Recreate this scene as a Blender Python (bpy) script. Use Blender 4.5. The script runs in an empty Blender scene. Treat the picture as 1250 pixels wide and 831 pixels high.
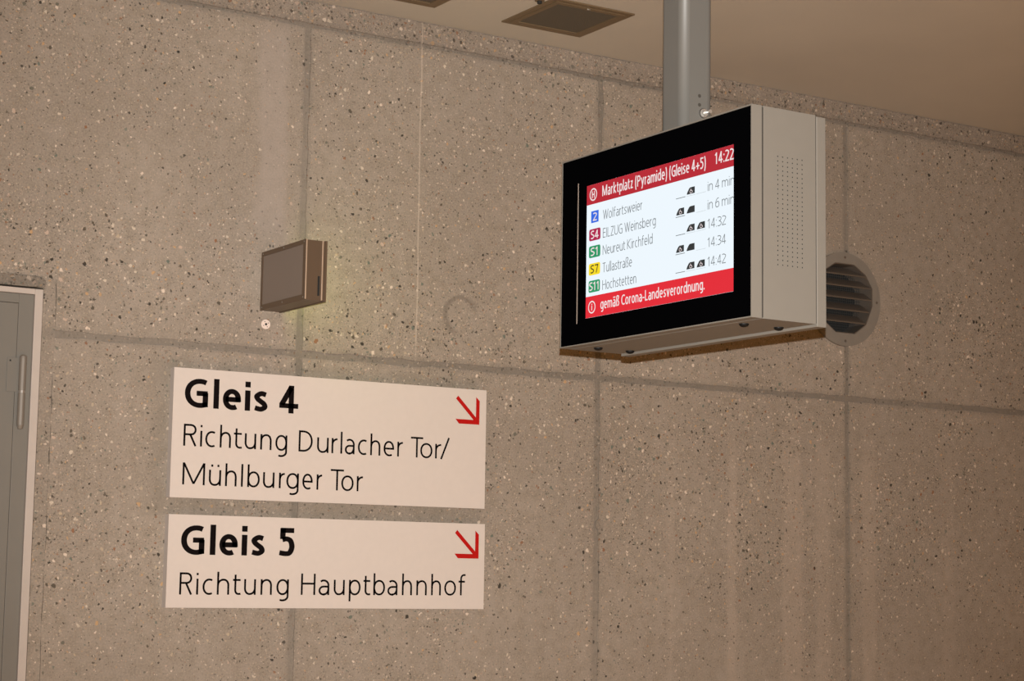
import bpy, bmesh, math, random
from mathutils import Vector, Matrix
random.seed(7)
C = bpy.context.scene.collection
S = bpy.context.scene

# ------------------------------------------------------------------ camera
cam = bpy.data.cameras.new('camera'); cam.sensor_width = 36; cam.lens = 67.45
camo = bpy.data.objects.new('camera', cam); C.objects.link(camo); S.camera = camo
cr, cu, cf = Vector((.8463, -.5324, .0157)), Vector((-.0778, -.0944, .9925)), Vector((.5269, .8412, .1213))
CAM = Vector((0, -4.8, 1.6))
m = Matrix((cr, cu, -cf)).transposed().to_4x4(); m.translation = CAM; camo.matrix_world = m
cam.clip_start = .02

# ------------------------------------------------------------------ world, lights, exposure
w = bpy.data.worlds.new('station_hall_light'); S.world = w; w.use_nodes = True
w.node_tree.nodes['Background'].inputs[0].default_value = (1.0, .42, .07, 1)
w.node_tree.nodes['Background'].inputs[1].default_value = .17
S.view_settings.view_transform = 'Standard'; S.view_settings.look = 'None'
S.view_settings.exposure = 0; S.view_settings.gamma = 1; S.view_settings.use_curve_mapping = False
def light(name, kind, loc, energy, color, **k):
    l = bpy.data.lights.new(name, kind); l.energy = energy; l.color = color
    for a, b in k.items(): setattr(l, a, b)
    o = bpy.data.objects.new(name, l); C.objects.link(o); o.location = loc; return o
# the camera's own flash, just above the lens
fl_ = light('camera_flash', 'SPOT', CAM + cu * .034 + cr * .002, 1190, (1.0, .965, .925), shadow_soft_size=.003, spot_size=math.radians(55), spot_blend=1.0)
fl_.rotation_euler = (cf + cr * .01).to_track_quat('-Z', 'Y').to_euler()
# warm lamps of the hall, behind and left of the photographer
a = light('hall_lamp', 'AREA', (.8, -5.2, 3.15), 12, (1.0, .42, .07), shape='RECTANGLE', size=3.0, size_y=1.2)
a = light('hall_lamp', 'AREA', (4.4, -5.2, 3.15), 10, (1.0, .42, .07), shape='RECTANGLE', size=3.0, size_y=1.2)

# warm spots added so their floor pools light the ceiling and display from below
for x_ in (.6, 3.9): light('added_bounce_spot', 'SPOT', (x_, -3.2, 3.20), 560, (1.0, .53, .17), shadow_soft_size=.06, spot_size=math.radians(82), spot_blend=.5)

# ------------------------------------------------------------------ materials
def mat(name, col, rough=.6, metal=0., spec=.5, emis=None, estr=0., noise=0., nscale=30., bump=0., bscale=200.):
    M = bpy.data.materials.new(name); M.use_nodes = True
    nt = M.node_tree; b = nt.nodes['Principled BSDF']
    b.inputs['Base Color'].default_value = (*col, 1); b.inputs['Roughness'].default_value = rough
    b.inputs['Metallic'].default_value = metal; b.inputs['Specular IOR Level'].default_value = spec
    if emis: b.inputs['Emission Color'].default_value = (*emis, 1); b.inputs['Emission Strength'].default_value = estr
    if noise or bump:
        g = nt.nodes.new('ShaderNodeNewGeometry')
    if noise:
        n = nt.nodes.new('ShaderNodeTexNoise'); n.inputs['Scale'].default_value = nscale; n.inputs['Detail'].default_value = 5
        nt.links.new(g.outputs['Position'], n.inputs['Vector'])
        r = nt.nodes.new('ShaderNodeValToRGB')
        r.color_ramp.elements[0].position = .3; r.color_ramp.elements[1].position = .7
        r.color_ramp.elements[0].color = (*[c * (1 - noise) for c in col], 1)
        r.color_ramp.elements[1].color = (*[min(1, c * (1 + noise)) for c in col], 1)
        nt.links.new(n.outputs['Fac'], r.inputs[0]); nt.links.new(r.outputs[0], b.inputs['Base Color'])
    if bump:
        n = nt.nodes.new('ShaderNodeTexNoise'); n.inputs['Scale'].default_value = bscale; n.inputs['Detail'].default_value = 4
        nt.links.new(g.outputs['Position'], n.inputs['Vector'])
        u = nt.nodes.new('ShaderNodeBump'); u.inputs['Strength'].default_value = bump; u.inputs['Distance'].default_value = .002
        nt.links.new(n.outputs['Fac'], u.inputs['Height']); nt.links.new(u.outputs[0], b.inputs['Normal'])
    return M

def concrete(name, joint=0., rough_band=0., tone=.26):
    """washed exposed-aggregate concrete; joint / rough_band shift the mix of paste and stones"""
    M = bpy.data.materials.new(name); M.use_nodes = True
    nt = M.node_tree; L = nt.links; B = nt.nodes['Principled BSDF']
    def N(t, **k):
        n = nt.nodes.new(t)
        for a, b in k.items(): setattr(n, a, b)
        return n
    def put(s, v):
        if hasattr(v, 'links') or isinstance(v, bpy.types.NodeSocket): L.new(v, s)
        else: s.default_value = v
    def mth(op, a, b=0., c=None, clamp=False):
        n = N('ShaderNodeMath', operation=op); n.use_clamp = clamp
        put(n.inputs[0], a); put(n.inputs[1], b)
        if c is not None: put(n.inputs[2], c)
        return n.outputs[0]
    def rng(v, a, b, c=0., d=1., smooth=False):
        n = N('ShaderNodeMapRange'); n.clamp = True
        if smooth: n.interpolation_type = 'SMOOTHSTEP'
        for i, x in enumerate((v, a, b, c, d)): put(n.inputs[i], x)
        return n.outputs[0]
    def mix(f, a, b):
        n = N('ShaderNodeMix', data_type='RGBA'); put(n.inputs[0], f)
        put(n.inputs[6], a if not isinstance(a, tuple) else (*a, 1)); put(n.inputs[7], b if not isinstance(b, tuple) else (*b, 1))
        return n.outputs[2]
    g = N('ShaderNodeNewGeometry'); pos = g.outputs['Position']
    sx = N('ShaderNodeSeparateXYZ'); L.new(pos, sx.inputs[0]); X, Y, Z = sx.outputs
    def noise(scale, detail=3, vec=pos, sc=None):
        if sc:
            mp = N('ShaderNodeMapping'); mp.inputs['Scale'].default_value = sc; L.new(vec, mp.inputs[0]); vec = mp.outputs[0]
        n = N('ShaderNodeTexNoise'); n.inputs['Scale'].default_value = scale; n.inputs['Detail'].default_value = detail
        L.new(vec, n.inputs['Vector']); return n
    # wobbly lookup so that stones are not round
    wn = noise(70, 2)
    wv = N('ShaderNodeVectorMath', operation='SCALE'); L.new(wn.outputs['Color'], wv.inputs[0]); wv.inputs['Scale'].default_value = .014
    ad = N('ShaderNodeVectorMath', operation='ADD'); L.new(pos, ad.inputs[0]); L.new(wv.outputs[0], ad.inputs[1]); P = ad.outputs[0]
    band = lambda v, lo, hi, s: mth('MULTIPLY', rng(v, lo - s, lo + s, 0, 1, True), rng(v, hi - s, hi + s, 1, 0, True))
    # --- where the washing exposed the stones
    dens = mth('ADD', noise(1.7, 3).outputs['Fac'], mth('MULTIPLY', mth('SUBTRACT', noise(6.5, 3).outputs['Fac'], .5), .55))
    dens = rng(dens, .26, .66, .12, 1)
    lowband = band(Z, 1.58, 2.03, .10)                       # rows of stones a lift apart
    dens = mth('ADD', dens, mth('MULTIPLY', band(Z, 1.62, 1.88, .12), .20))
    dens = mth('ADD', dens, mth('MULTIPLY', band(Z, 2.24, 2.62, .12), .18))
    if rough_band: dens = mth('ADD', dens, rough_band)
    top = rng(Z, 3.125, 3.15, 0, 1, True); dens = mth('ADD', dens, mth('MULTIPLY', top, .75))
    streak = mth('MULTIPLY', band(mth('ADD', X, mth('MULTIPLY', mth('SUBTRACT', noise(9, 2).outputs['Fac'], .5), .05)), 2.165, 2.255, .016), band(Z, 2.52, 3.12, .05))
    dens = mth('SUBTRACT', dens, mth('MULTIPLY', streak, .30))
    dens = mth('SUBTRACT', dens, mth('MULTIPLY', band(Z, 1.2, 1.50, .05), .18))
    if joint: dens = mth('SUBTRACT', dens, joint)
    dens = mth('MAXIMUM', mth('MINIMUM', dens, 1.35), .06)
    # --- paste
    n1 = noise(2.3, 4).outputs['Fac']; n2 = noise(190, 3).outputs['Fac']; n3 = noise(1., 4, sc=(9, 1, .9)).outputs['Fac']; n4 = noise(28, 5).outputs['Fac']
    paste = mix(rng(n1, .35, .65), (.258, .215, .173), (.308, .260, .211))
    paste = mix(mth('MULTIPLY', rng(n3, .45, .75), .35), paste, (.305, .262, .222))
    paste = mix(mth('MULTIPLY', rng(n4, .40, .66), .55), paste, (.205, .170, .128))
    paste = mix(mth('MULTIPLY', rng(n2, .40, .66), .45), paste, (.39, .325, .255))
    # --- stones, three sizes
    PAL = [(0, (.030, .026, .020)), (.20, (.085, .070, .050)), (.32, (.14, .13, .10)), (.40, (.55, .46, .36)), (.54, (.66, .54, .43)), (.62, (.44, .35, .25)), (.72, (.46, .29, .15)),
           (.78, (.24, .115, .06)), (.84, (.48, .36, .28)), (.93, (.13, .15, .12))]
    col = paste; hgt = mth('MULTIPLY', n2, .25)
    for scale, rmin, rmax, amount, contrast in ((230, .22, .46, .66, .50), (118, .18, .45, .60, .78), (68, .12, .40, .42, .92), (42, .10, .27, .15, 1.0)):
        v = N('ShaderNodeTexVoronoi'); v.inputs['Scale'].default_value = scale; L.new(P, v.inputs['Vector'])
        sc = N('ShaderNodeSeparateColor'); L.new(v.outputs['Color'], sc.inputs[0])
        present = mth('LESS_THAN', sc.outputs[1], mth('MULTIPLY', dens, amount))
        rad = rng(sc.outputs[0], 0, 1, rmin, rmax)
        ins = rng(mth('SUBTRACT', v.outputs['Distance'], rad), -.05, .05, 1, 0)
        f = mth('MULTIPLY', present, ins)
        rp = N('ShaderNodeValToRGB'); rp.color_ramp.interpolation = 'CONSTANT'
        els = rp.color_ramp.elements
        els[0].position = 0; els[0].color = (*PAL[0][1], 1); els[1].position = PAL[1][0]; els[1].color = (*PAL[1][1], 1)
        for p_, c_ in PAL[2:]:
            e = els.new(p_); e.color = (*c_, 1)
        L.new(sc.outputs[2], rp.inputs[0])
        col = mix(mth('MULTIPLY', f, contrast), col, rp.outputs[0])
        hgt = mth('ADD', hgt, mth('MULTIPLY', f, 30 / scale))
    # --- grout smeared over the panel joints
    jn = mth('MULTIPLY', mth('SUBTRACT', noise(14, 3).outputs['Fac'], .5), .030)
    jx = mth('ABSOLUTE', mth('SUBTRACT', mth('FRACT', mth('DIVIDE', mth('ADD', mth('SUBTRACT', X, 2.310), 10.08), 1.008)), .5))   # .5 on a joint
    jx = mth('MULTIPLY', mth('SUBTRACT', .5, jx), 1.008)
    jz = mth('MINIMUM', mth('ABSOLUTE', mth('SUBTRACT', Z, 2.2005)), mth('ABSOLUTE', mth('SUBTRACT', Z, 3.1389)))
    jd = mth('ADD', mth('MINIMUM', mth('ADD', jx, mth('MULTIPLY', top, 9)), jz), jn)
    col = mix(mth('MULTIPLY', rng(jd, .004, .024, 1, 0, True), .34), col, (.165, .145, .12))
    # --- stains that sit in the concrete
    col = mix(mth('MULTIPLY', streak, .38), col, (.37, .315, .275))
    lx = mth('ABSOLUTE', mth('SUBTRACT', X, mth('ADD', 2.679, mth('MULTIPLY', mth('SUBTRACT', noise(2.2, 2).outputs['Fac'], .5), .02))))
    drip = mth('MULTIPLY', rng(lx, .0012, .0032, 1, 0), rng(Z, 2.19, 2.26, 0, 1))
    col = mix(mth('MULTIPLY', drip, .34), col, (.62, .52, .42))
    # ring of an old fixing
    dx = mth('SUBTRACT', X, 2.83); dz = mth('SUBTRACT', Z, 2.352)
    rr = mth('SQRT', mth('ADD', mth('MULTIPLY', dx, dx), mth('MULTIPLY', dz, dz)))
    rr = mth('ADD', rr, mth('MULTIPLY', mth('SUBTRACT', noise(25, 2).outputs['Fac'], .5), .02))
    ring = mth('MULTIPLY', band(rr, .046, .060, .006), rng(mth('ADD', mth('MULTIPLY', dx, -1), dz), -.05, -.01, 0, 1))
    col = mix(mth('MULTIPLY', ring, .5), col, (.12, .10, .08))
    # grey grout haze round the two direction signs
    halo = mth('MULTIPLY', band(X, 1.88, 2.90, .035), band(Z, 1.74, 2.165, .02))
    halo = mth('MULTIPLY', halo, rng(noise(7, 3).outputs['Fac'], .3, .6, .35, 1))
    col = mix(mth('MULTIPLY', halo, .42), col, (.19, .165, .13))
    # pale run-off streaks, lower right
    for xc, wd, am in ((3.84, .018, .35), (3.60, .012, .2), (4.09, .04, .28), (4.22, .03, .22), (4.42, .03, .25), (4.78, .03, .15)):
        s_ = mth('MULTIPLY', band(mth('ADD', X, mth('MULTIPLY', mth('SUBTRACT', noise(5, 2).outputs['Fac'], .5), .03)), xc - wd, xc + wd, .012), rng(Z, 1.95, 2.15, 1, 0, True))
        col = mix(mth('MULTIPLY', s_, am), col, (.42, .34, .27))
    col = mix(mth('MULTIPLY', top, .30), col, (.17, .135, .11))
    if joint:
        tn = mth('MULTIPLY', rng(noise(1.6, 2).outputs['Fac'], .36, .58, .35, 1), rng(Z, 1.35, 2.1, .45, 1))
        col = mix(mth('MULTIPLY', tn, tone * 1.35), col, (.110, .098, .082))
    L.new(col, B.inputs['Base Color']); B.inputs['Roughness'].default_value = .82; B.inputs['Specular IOR Level'].default_value = .25
    bp = N('ShaderNodeBump'); bp.inputs['Strength'].default_value = .45; bp.inputs['Distance'].default_value = .003
    L.new(hgt, bp.inputs['Height']); L.new(bp.outputs[0], B.inputs['Normal'])
    return M

M = {}
M['concrete'] = concrete('exposed_aggregate_concrete')
M['joint'] = concrete('joint_concrete', joint=.35)
M['mortar'] = concrete('brushed_mortar', joint=.20, tone=.10)
M['patch'] = concrete('trowelled_lintel_mortar', joint=.05, tone=.42)
M['plaster'] = mat('beige_ceiling_plaster', (.50, .455, .39), .9, noise=.03, nscale=3, bump=.08, bscale=120)
M['floor'] = mat('grey_floor_slab', (.52, .47, .42), .6, noise=.1)
M['grey_door'] = mat('grey_door_paint', (.165, .152, .128), .55, noise=.03, nscale=8)
M['trim'] = mat('pale_frame_paint', (.46, .40, .35), .6, noise=.04, nscale=20)
M['steel'] = mat('brushed_steel', (.21, .185, .155), .45, .2)
M['bright'] = mat('bright_steel', (.46, .44, .41), .28, .7)
M['sign'] = mat('sign_white_face', (.60, .53, .475), .7, spec=.1, noise=.012, nscale=60)
M['signside'] = mat('sign_grey_edge', (.50, .46, .43), .6)
M['black_print'] = mat('black_lettering', (.006, .004, .004), .8, spec=.05)
M['red_print'] = mat('red_arrow_print', (.42, .010, .008), .7, spec=.05)
M['box'] = mat('beige_grey_powder_coat', (.135, .121, .101), .6, noise=.015, nscale=40, bump=.05, bscale=900)
M['boxseam'] = mat('seam_shadow_gap', (.035, .030, .024), .7)
M['glass'] = mat('black_display_glass', (.0008, .0008, .001), .3, spec=.0)
M['dark'] = mat('dark_interior', (.012, .012, .011), .8)
M['rubber'] = mat('black_rubber', (.004, .004, .004), .5, spec=.15)
M['post'] = mat('grey_post_paint', (.098, .093, .083), .5, .0, noise=.02, nscale=20)
M['ventring'] = mat('vent_brown_grey', (.20, .178, .150), .55, .0, noise=.04)
M['blade'] = mat('vent_blade', (.105, .085, .068), .5, .0)
M['mesh'] = mat('galvanised_mesh', (.05, .05, .048), .5, .2)
M['bronze'] = mat('ceiling_vent_bronze', (.175, .120, .065), .5, .2)
M['grille'] = mat('ceiling_vent_mesh', (.11, .083, .055), .6, .1)
M['boxmetal'] = mat('bronze_anodised_metal', (.135, .092, .060), .42, .35)
M['boxedge'] = mat('bronze_bright_edge', (.48, .36, .26), .35, .4)
M['panel'] = mat('dull_grey_panel', (.205, .165, .138), .55)
M['lit'] = mat('glowing_exit_face', (.5, .6, .2), .5, emis=(.75, .95, .08), estr=2.6)
M['plug'] = mat('white_plastic', (.75, .62, .54), .5)
def em(name, c, s=1.): return mat(name, (.01, .01, .01), .3, spec=.1, emis=c, estr=s)
M['e_white'] = em('screen_white', (.82, .90, .96), 1.02)
M['e_red'] = em('screen_red', (.58, .014, .032), .80)
M['e_redhi'] = em('screen_red_footer', (.80, .014, .030), .95)
M['e_text'] = em('screen_grey_text', (.17, .19, .20), 1.)
M['e_wtext'] = em('screen_white_text', (.95, .82, .82), .9)
M['e_dark'] = em('screen_dark_icon', (.022, .026, .028), 1.)
M['e_pale'] = em('screen_pale_line', (.55, .60, .63), 1.)
M['e_blue'] = em('screen_blue', (.03, .14, .75), 1.)
M['e_mag'] = em('screen_magenta', (.42, .008, .065), 1.)
M['e_green'] = em('screen_green', (.015, .30, .12), 1.)
M['e_yellow'] = em('screen_yellow', (.92, .70, .01), 1.)
M['e_black'] = em('screen_black_text', (.06, .05, .01), 1.)

# ------------------------------------------------------------------ helpers
def tag(o, label=None, cat=None, group=None, kind=None):
    for k, v in (('label', label), ('category', cat), ('group', group), ('kind', kind)):
        if v: o[k] = v
    return o
def empty(name, loc=(0, 0, 0)):
    o = bpy.data.objects.new(name, None); C.objects.link(o); o.location = loc; o.empty_display_size = .05; return o
def obj(name, bm, m_, parent=None, smooth=False):
    me = bpy.data.meshes.new(name); bmesh.ops.recalc_face_normals(bm, faces=bm.faces) if bm.faces else None
    bm.to_mesh(me); bm.free()
    for x in (m_ if isinstance(m_, (list, tuple)) else [m_]): me.materials.append(x)
    if smooth:
        for p_ in me.polygons: p_.use_smooth = True
    o = bpy.data.objects.new(name, me); C.objects.link(o)
    if parent is not None:
        o.parent = parent
        off = Vector(parent.location); q = parent.parent
        while q: off += Vector(q.location); q = q.parent
        me.transform(Matrix.Translation(-off))
    return o
def bx(bm, x0, x1, y0, y1, z0, z1, bev=0., seg=2, mi=0):
    r = bmesh.ops.create_cube(bm, size=1); vs = r['verts']
    for v in vs:
        v.co = Vector(((x0 + x1) / 2 + v.co.x * (x1 - x0), (y0 + y1) / 2 + v.co.y * (y1 - y0), (z0 + z1) / 2 + v.co.z * (z1 - z0)))
    fs = {f for v in vs for f in v.link_faces}
    for f in fs: f.material_index = mi
    if bev:
        es = {e for v in vs for e in v.link_edges}
        bmesh.ops.bevel(bm, geom=list(es), offset=bev, segments=seg, affect='EDGES', profile=.5)
    return bm
def box(name, m_, parent, *a, **k): return obj(name, bx(bmesh.new(), *a, **k), m_, parent)
def prism(bm, pts, axis, d0, d1, bev=0.):
    """extrude a 2D outline along an axis: 'x' uses (y,z), 'y' uses (x,z), 'z' uses (x,y)"""
    def P(p, d): return {'x': (d, p[0], p[1]), 'y': (p[0], d, p[1]), 'z': (p[0], p[1], d)}[axis]
    a = [bm.verts.new(P(p, d0)) for p in pts]; b = [bm.verts.new(P(p, d1)) for p in pts]
    n = len(pts); fa = bm.faces.new(a); bm.faces.new(b)
    for i in range(n): bm.faces.new((a[i], a[(i + 1) % n], b[(i + 1) % n], b[i]))
    if bev: bmesh.ops.bevel(bm, geom=list(fa.edges), offset=bev, segments=2, affect='EDGES', profile=.5)
    return bm
def circ(cx, cy, r, n=24, r2=None, a0=0.): return [(cx + r * math.cos(a0 + 2 * math.pi * i / n), cy + (r2 or r) * math.sin(a0 + 2 * math.pi * i / n)) for i in range(n)]
def ringprism(bm, outer, inner, axis, d0, d1):
    """a flat ring between two outlines of the same point count"""
    def P(p, d): return {'x': (d, p[0], p[1]), 'y': (p[0], d, p[1]), 'z': (p[0], p[1], d)}[axis]
    n = len(outer); V = [[bm.verts.new(P(p, d)) for p in loop] for loop in (outer, inner) for d in (d0, d1)]
    oa, ob, ia, ib = V
    for i in range(n):
        j = (i + 1) % n
        bm.faces.new((oa[i], oa[j], ia[j], ia[i])); bm.faces.new((ob[i], ob[j], ib[j], ib[i]))
        bm.faces.new((oa[i], oa[j], ob[j], ob[i])); bm.faces.new((ia[i], ia[j], ib[j], ib[i]))
    return bm
def cut(o, cutter_bm):
    """boolean a hole once and keep plain mesh data"""
    me = bpy.data.meshes.new('cutter'); bmesh.ops.recalc_face_normals(cutter_bm, faces=cutter_bm.faces); cutter_bm.to_mesh(me); cutter_bm.free()
    c = bpy.data.objects.new('cutter', me); C.objects.link(c)
    md = o.modifiers.new('b', 'BOOLEAN'); md.object = c; md.operation = 'DIFFERENCE'; md.solver = 'EXACT'
    bpy.context.view_layer.update()
    new = bpy.data.meshes.new_from_object(o.evaluated_get(bpy.context.evaluated_depsgraph_get()))
    o.modifiers.clear(); o.data = new; bpy.data.objects.remove(c); bpy.data.meshes.remove(me)

# ------------------------------------------------------------------ lettering: a stroke face drawn with a flat pen
XH, AS, DE = .72, 1.045, -.30
def arc(cx, cy, rx, ry, a0, a1, n=14, e=2.12):
    out = []
    for i in range(n + 1):
        t = math.radians(a0 + (a1 - a0) * i / n); c, s = math.cos(t), math.sin(t)
        out.append((cx + rx * math.copysign(abs(c) ** (2 / e), c), cy + ry * math.copysign(abs(s) ** (2 / e), s)))
    return out
def spl(pts, n=7):
    P = [pts[0]] + list(pts) + [pts[-1]]; out = []
    for i in range(1, len(P) - 2):
        for k in range(n):
            t = k / n; p0, p1, p2, p3 = P[i - 1:i + 3]
            out.append(tuple(.5 * (2 * p1[j] + (p2[j] - p0[j]) * t + (2 * p0[j] - 5 * p1[j] + 4 * p2[j] - p3[j]) * t * t + (3 * p1[j] - p0[j] - 3 * p2[j] + p3[j]) * t ** 3) for j in (0, 1)))
    out.append(P[-1]); return out
def glyph(c, W, hx, hy):
    """strokes of one letter in an ink box W wide, cap height 1"""
    l, r, mx = hx, W - hx, W / 2; X = XH; t = 1 - hy; xt = X - hy; b = hy
    def dots(y=.93, xs=None): return [[(x, y - hy * 1.15), (x, y + hy * 1.15)] for x in (xs or [mx])]
    def bowl(x0=l, x1=r): return arc((x0 + x1) / 2, X / 2, (x1 - x0) / 2, X / 2 - hy + .012, 0, 360, 32) + [(x1, X / 2 + .02)]
    def arch(x0, x1, y=X * .58): 
        return arc(x0 + (x1 - x0) * .54, y, (x1 - x0) * .54, xt - y + .01, 180, 90, 8) + arc(x0 + (x1 - x0) * .54, y, (x1 - x0) * .46, xt - y + .01, 90, 0, 8)[1:] + [(x1, 0)]
    a_ = [[(r, 0)] + [(r, X * .62)] + arc(l + (r - l) * .45, X * .62, (r - l) * .55, xt - X * .62 + .01, 0, 90, 8)[1:] + arc(l + (r - l) * .45, X * .55, (r - l) * .5, xt - X * .55 + .01, 90, 128, 4)[1:],
          [(r, X * .55), (l + (r - l) * .55, X * .55)] + arc(l + (r - l) * .5, X * .29, (r - l) * .5, X * .26, 95, 270, 12) + arc(l + (r - l) * .5, X * .42, (r - l) * .5, X * .42 - hy + .01, 270, 352, 8)]
    u_ = [arc(mx - (r - l) * .04, X * .42, (r - l) * .46, X * .42 - hy + .01, 180, 270, 8), [(r, X), (r, 0)]]
    u_[0] = [(l, X)] + u_[0] + arc(mx - (r - l) * .04, X * .42, (r - l) * .54, X * .42 - hy + .01, 270, 360, 8)[1:]
    if c == 'l': return [[(mx, 0), (mx, AS)]]
    if c == 'I': return [[(mx, 0), (mx, 1)]]
    if c == 'i': return [[(mx, 0), (mx, X)]] + dots()
    if c == 'o': return [bowl()]
    if c == 'u': return u_
    if c == 'ü': return u_ + dots(.91, (l + (r - l) * .2, l + (r - l) * .8))
    if c == 'a': return a_
    if c == 'ä': return a_ + dots(.91, (l + (r - l) * .2, l + (r - l) * .85))
    if c == 'n': return [[(l, 0), (l, X)], arch(l, r)]
    if c == 'h': return [[(l, 0), (l, AS)], arch(l, r)]
    if c == 'm': q = (l + r) / 2; return [[(l, 0), (l, X)], arch(l, q), arch(q, r)]
    if c == 'r': return [[(l, 0), (l, X)], arc(l + (W - l) * .95, X * .58, (W - l) * .95, xt - X * .58, 180, 92, 8)]
    if c == 'b': return [[(l, 0), (l, AS)], bowl()]
    if c == 'd': return [[(r, 0), (r, AS)], bowl()]
    if c == 'p': return [[(l, DE), (l, X)], bowl()]
    if c == 'g': return [bowl(), [(r, X), (r, -.06)] + arc(l + (r - l) * .48, -.06, (r - l) * .52, -DE - .06 - hy, 0, -90, 8)[1:] + arc(l + (r - l) * .48, -.06, (r - l) * .42, -DE - .06 - hy, -90, -122, 4)[1:]]
    if c == 'y': return [[(l * .8, X), (mx + .01, .02)], [(W - l * .8, X), (mx - (r - l) * .16, -.2), (l + (r - l) * .1, DE + hy), (l, DE + hy)]]
    if c == 'c': return [arc(l + (W - l) * .55, X / 2, (W - l) * .55, X / 2 - hy + .012, 62, 298, 24)]
    if c == 'e': return [[(l, X * .50), (r, X * .50)] + arc(mx, X / 2, (r - l) / 2, X / 2 - hy + .012, 2, 180, 20)[1:] + arc(l + (r - l) * .56, X / 2, (r - l) * .56, X / 2 - hy + .012, 180, 300, 12)[1:]]
    if c == 's': return [spl([(W - hx * .6, xt - .03), (mx + .02, xt + .008), (l + .01, X * .76), (l + .04, X * .62), (mx, X * .50), (r - .03, X * .38), (r, X * .22), (mx + .0, b - .005), (hx * .4, b + .035)])]
    if c == 't': return [[(l + (W - l) * .22, X + .2), (l + (W - l) * .22, .22)] + arc(l + (W - l) * .72, .22, (W - l) * .5, .22 - hy + .01, 180, 272, 8)[1:] + [(W, b)], [(0, xt), (W * .96, xt)]]
    if c == 'f': return [[(l + W * .24, 0), (l + W * .24, .80)] + arc(W * .80, .80, W * .80 - l - W * .24, AS - hy - .80, 180, 92, 8)[1:] + [(W, AS - hy)], [(0, xt), (W * .92, xt)]]
    if c == 'k': return [[(l, 0), (l, AS)], [(W - hx, X), (l + .02, X * .50), (W - hx * .6, 0)]]
    if c == 'z': return [[(hx * .6, xt), (W - hx * 1.3, xt), (hx * 1.3, b), (W, b)]]
    if c == 'w': return [[(hx * .8, X), (W * .28, .02), (mx, X - .04), (W * .72, .02), (W - hx * .8, X)]]
    if c == 'v': return [[(hx * .8, X), (mx, .03), (W - hx * .8, X)]]
    if c == 'ß': return [[(l, 0), (l, .76)] + spl([(l, .76), (l + .05, .95), (mx, AS - hy), (r - .05, .93), (r - .05, .78), (mx + .02, .60), (mx + .04, .50), (r - .02, .36), (r, .2), (mx + .08, b), (mx - .05, b + .02)])]
    if c == 'R': return [[(l, 0), (l, 1)], [(l, t)] + arc(r - (r - l) * .42 - .02, .74, (r - l) * .42, .26 - hy, 90, -90, 12) + [(l, .48 + hy)], [(l + (r - l) * .50, .48 + hy), (W - hx, 0)]]
    if c == 'P': return [[(l, 0), (l, 1)], [(l, t)] + arc(r - (r - l) * .48, .72, (r - l) * .48, .28 - hy, 90, -90, 12) + [(l, .44 + hy)]]
    if c == 'D': return [[(l, 0), (l, 1)], [(l, t)] + arc(r - (r - l) * .70, .5, (r - l) * .70, .5 - hy, 90, -90, 20) + [(l, b)]]
    if c == 'T': return [[(0, t), (W, t)], [(mx, 0), (mx, 1 - hy)]]
    if c == 'M': return [[(l, 0), (l, 1)], [(l + .01, .985), (mx, .05)], [(mx, .05), (r - .01, .985)], [(r, 0), (r, 1)]]
    if c == 'H': return [[(l, 0), (l, 1)], [(r, 0), (r, 1)], [(l, .53), (r, .53)]]
    if c == 'N': return [[(l, 0), (l, 1)], [(l, .96), (r, .04)], [(r, 0), (r, 1)]]
    if c == 'K': return [[(l, 0), (l, 1)], [(W - hx, 1), (l + .02, .52), (W - hx * .6, 0)]]
    if c == 'E': return [[(l, 0), (l, 1)], [(l, t), (W, t)], [(l, .53), (W * .94, .53)], [(l, b), (W, b)]]
    if c == 'L': return [[(l, 0), (l, 1)], [(l, b), (W, b)]]
    if c == 'Z': return [[(hx, t), (W - hx * 1.2, t), (hx * 1.2, b), (W, b)]]
    if c == 'U': return [[(l, 1), (l, .34)] + arc(mx, .34, mx - l, .34 - hy, 180, 360, 16)[1:] + [(r, 1)]]
    if c == 'W': return [[(hx * .8, 1), (W * .28, .03), (mx, .96), (W * .72, .03), (W - hx * .8, 1)]]
    if c == 'C': return [arc(l + (W - l) * .62, .5, (W - l) * .62, .5 - hy, 55, 305, 24)]
    if c == 'G': return [arc(l + (W - l) * .60, .5, (W - l) * .60, .5 - hy + .01, 62, 276, 24) + [(W - hx, b + .02), (W - hx, .52), ], [(W * .50, .50), (W - hx * .2, .50)]]
    if c == 'S': return [spl([(W - hx * .6, t - .04), (mx, t + .005), (l, .80), (l + .05, .62), (mx, .52), (r - .02, .38), (r, .24), (mx, b), (hx * .4, b + .04)])]
    if c == '0': return [arc(mx, .5, mx - l, .5 - hy, 0, 360, 28)]
    if c == '1': return [[(W * .72 - hx, 0), (W * .72 - hx, 1)], [(W * .68 - hx, .93), (hx * .6, .76)]]
    if c == '2': return [spl([(hx * .6, t - .06), (mx - .05, t), (r - .02, .84), (r, .70), (mx + .05, .44), (l + .02, .12), (l * .9, hy * 1.2)]), [(0, b), (W, b)]]
    if c == '3': return [spl([(hx * .5, t - .03), (mx, t), (r - .02, .84), (r - .04, .66), (mx, .54), (mx - .05, .53), (mx + .05, .52), (r, .38), (r, .2), (mx, b), (hx * .4, b + .03)])]
    if c == '4': return [[(W * .76 - hx, 0), (W * .76 - hx, 1)], [(W * .74 - hx, 1 - hx * .7), (hx * .9, .30)], [(0, .25 + hy * .2), (W, .25 + hy * .2)]]
    if c == '5': return [[(W * .95, t), (l + W * .07, t), (l + W * .07, .60)] , spl([(l + W * .05, .58), (mx, .61), (r - .06, .54), (r, .33), (r - .08, .13), (mx - .03, b), (hx * .3, b + .03)])]
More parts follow.
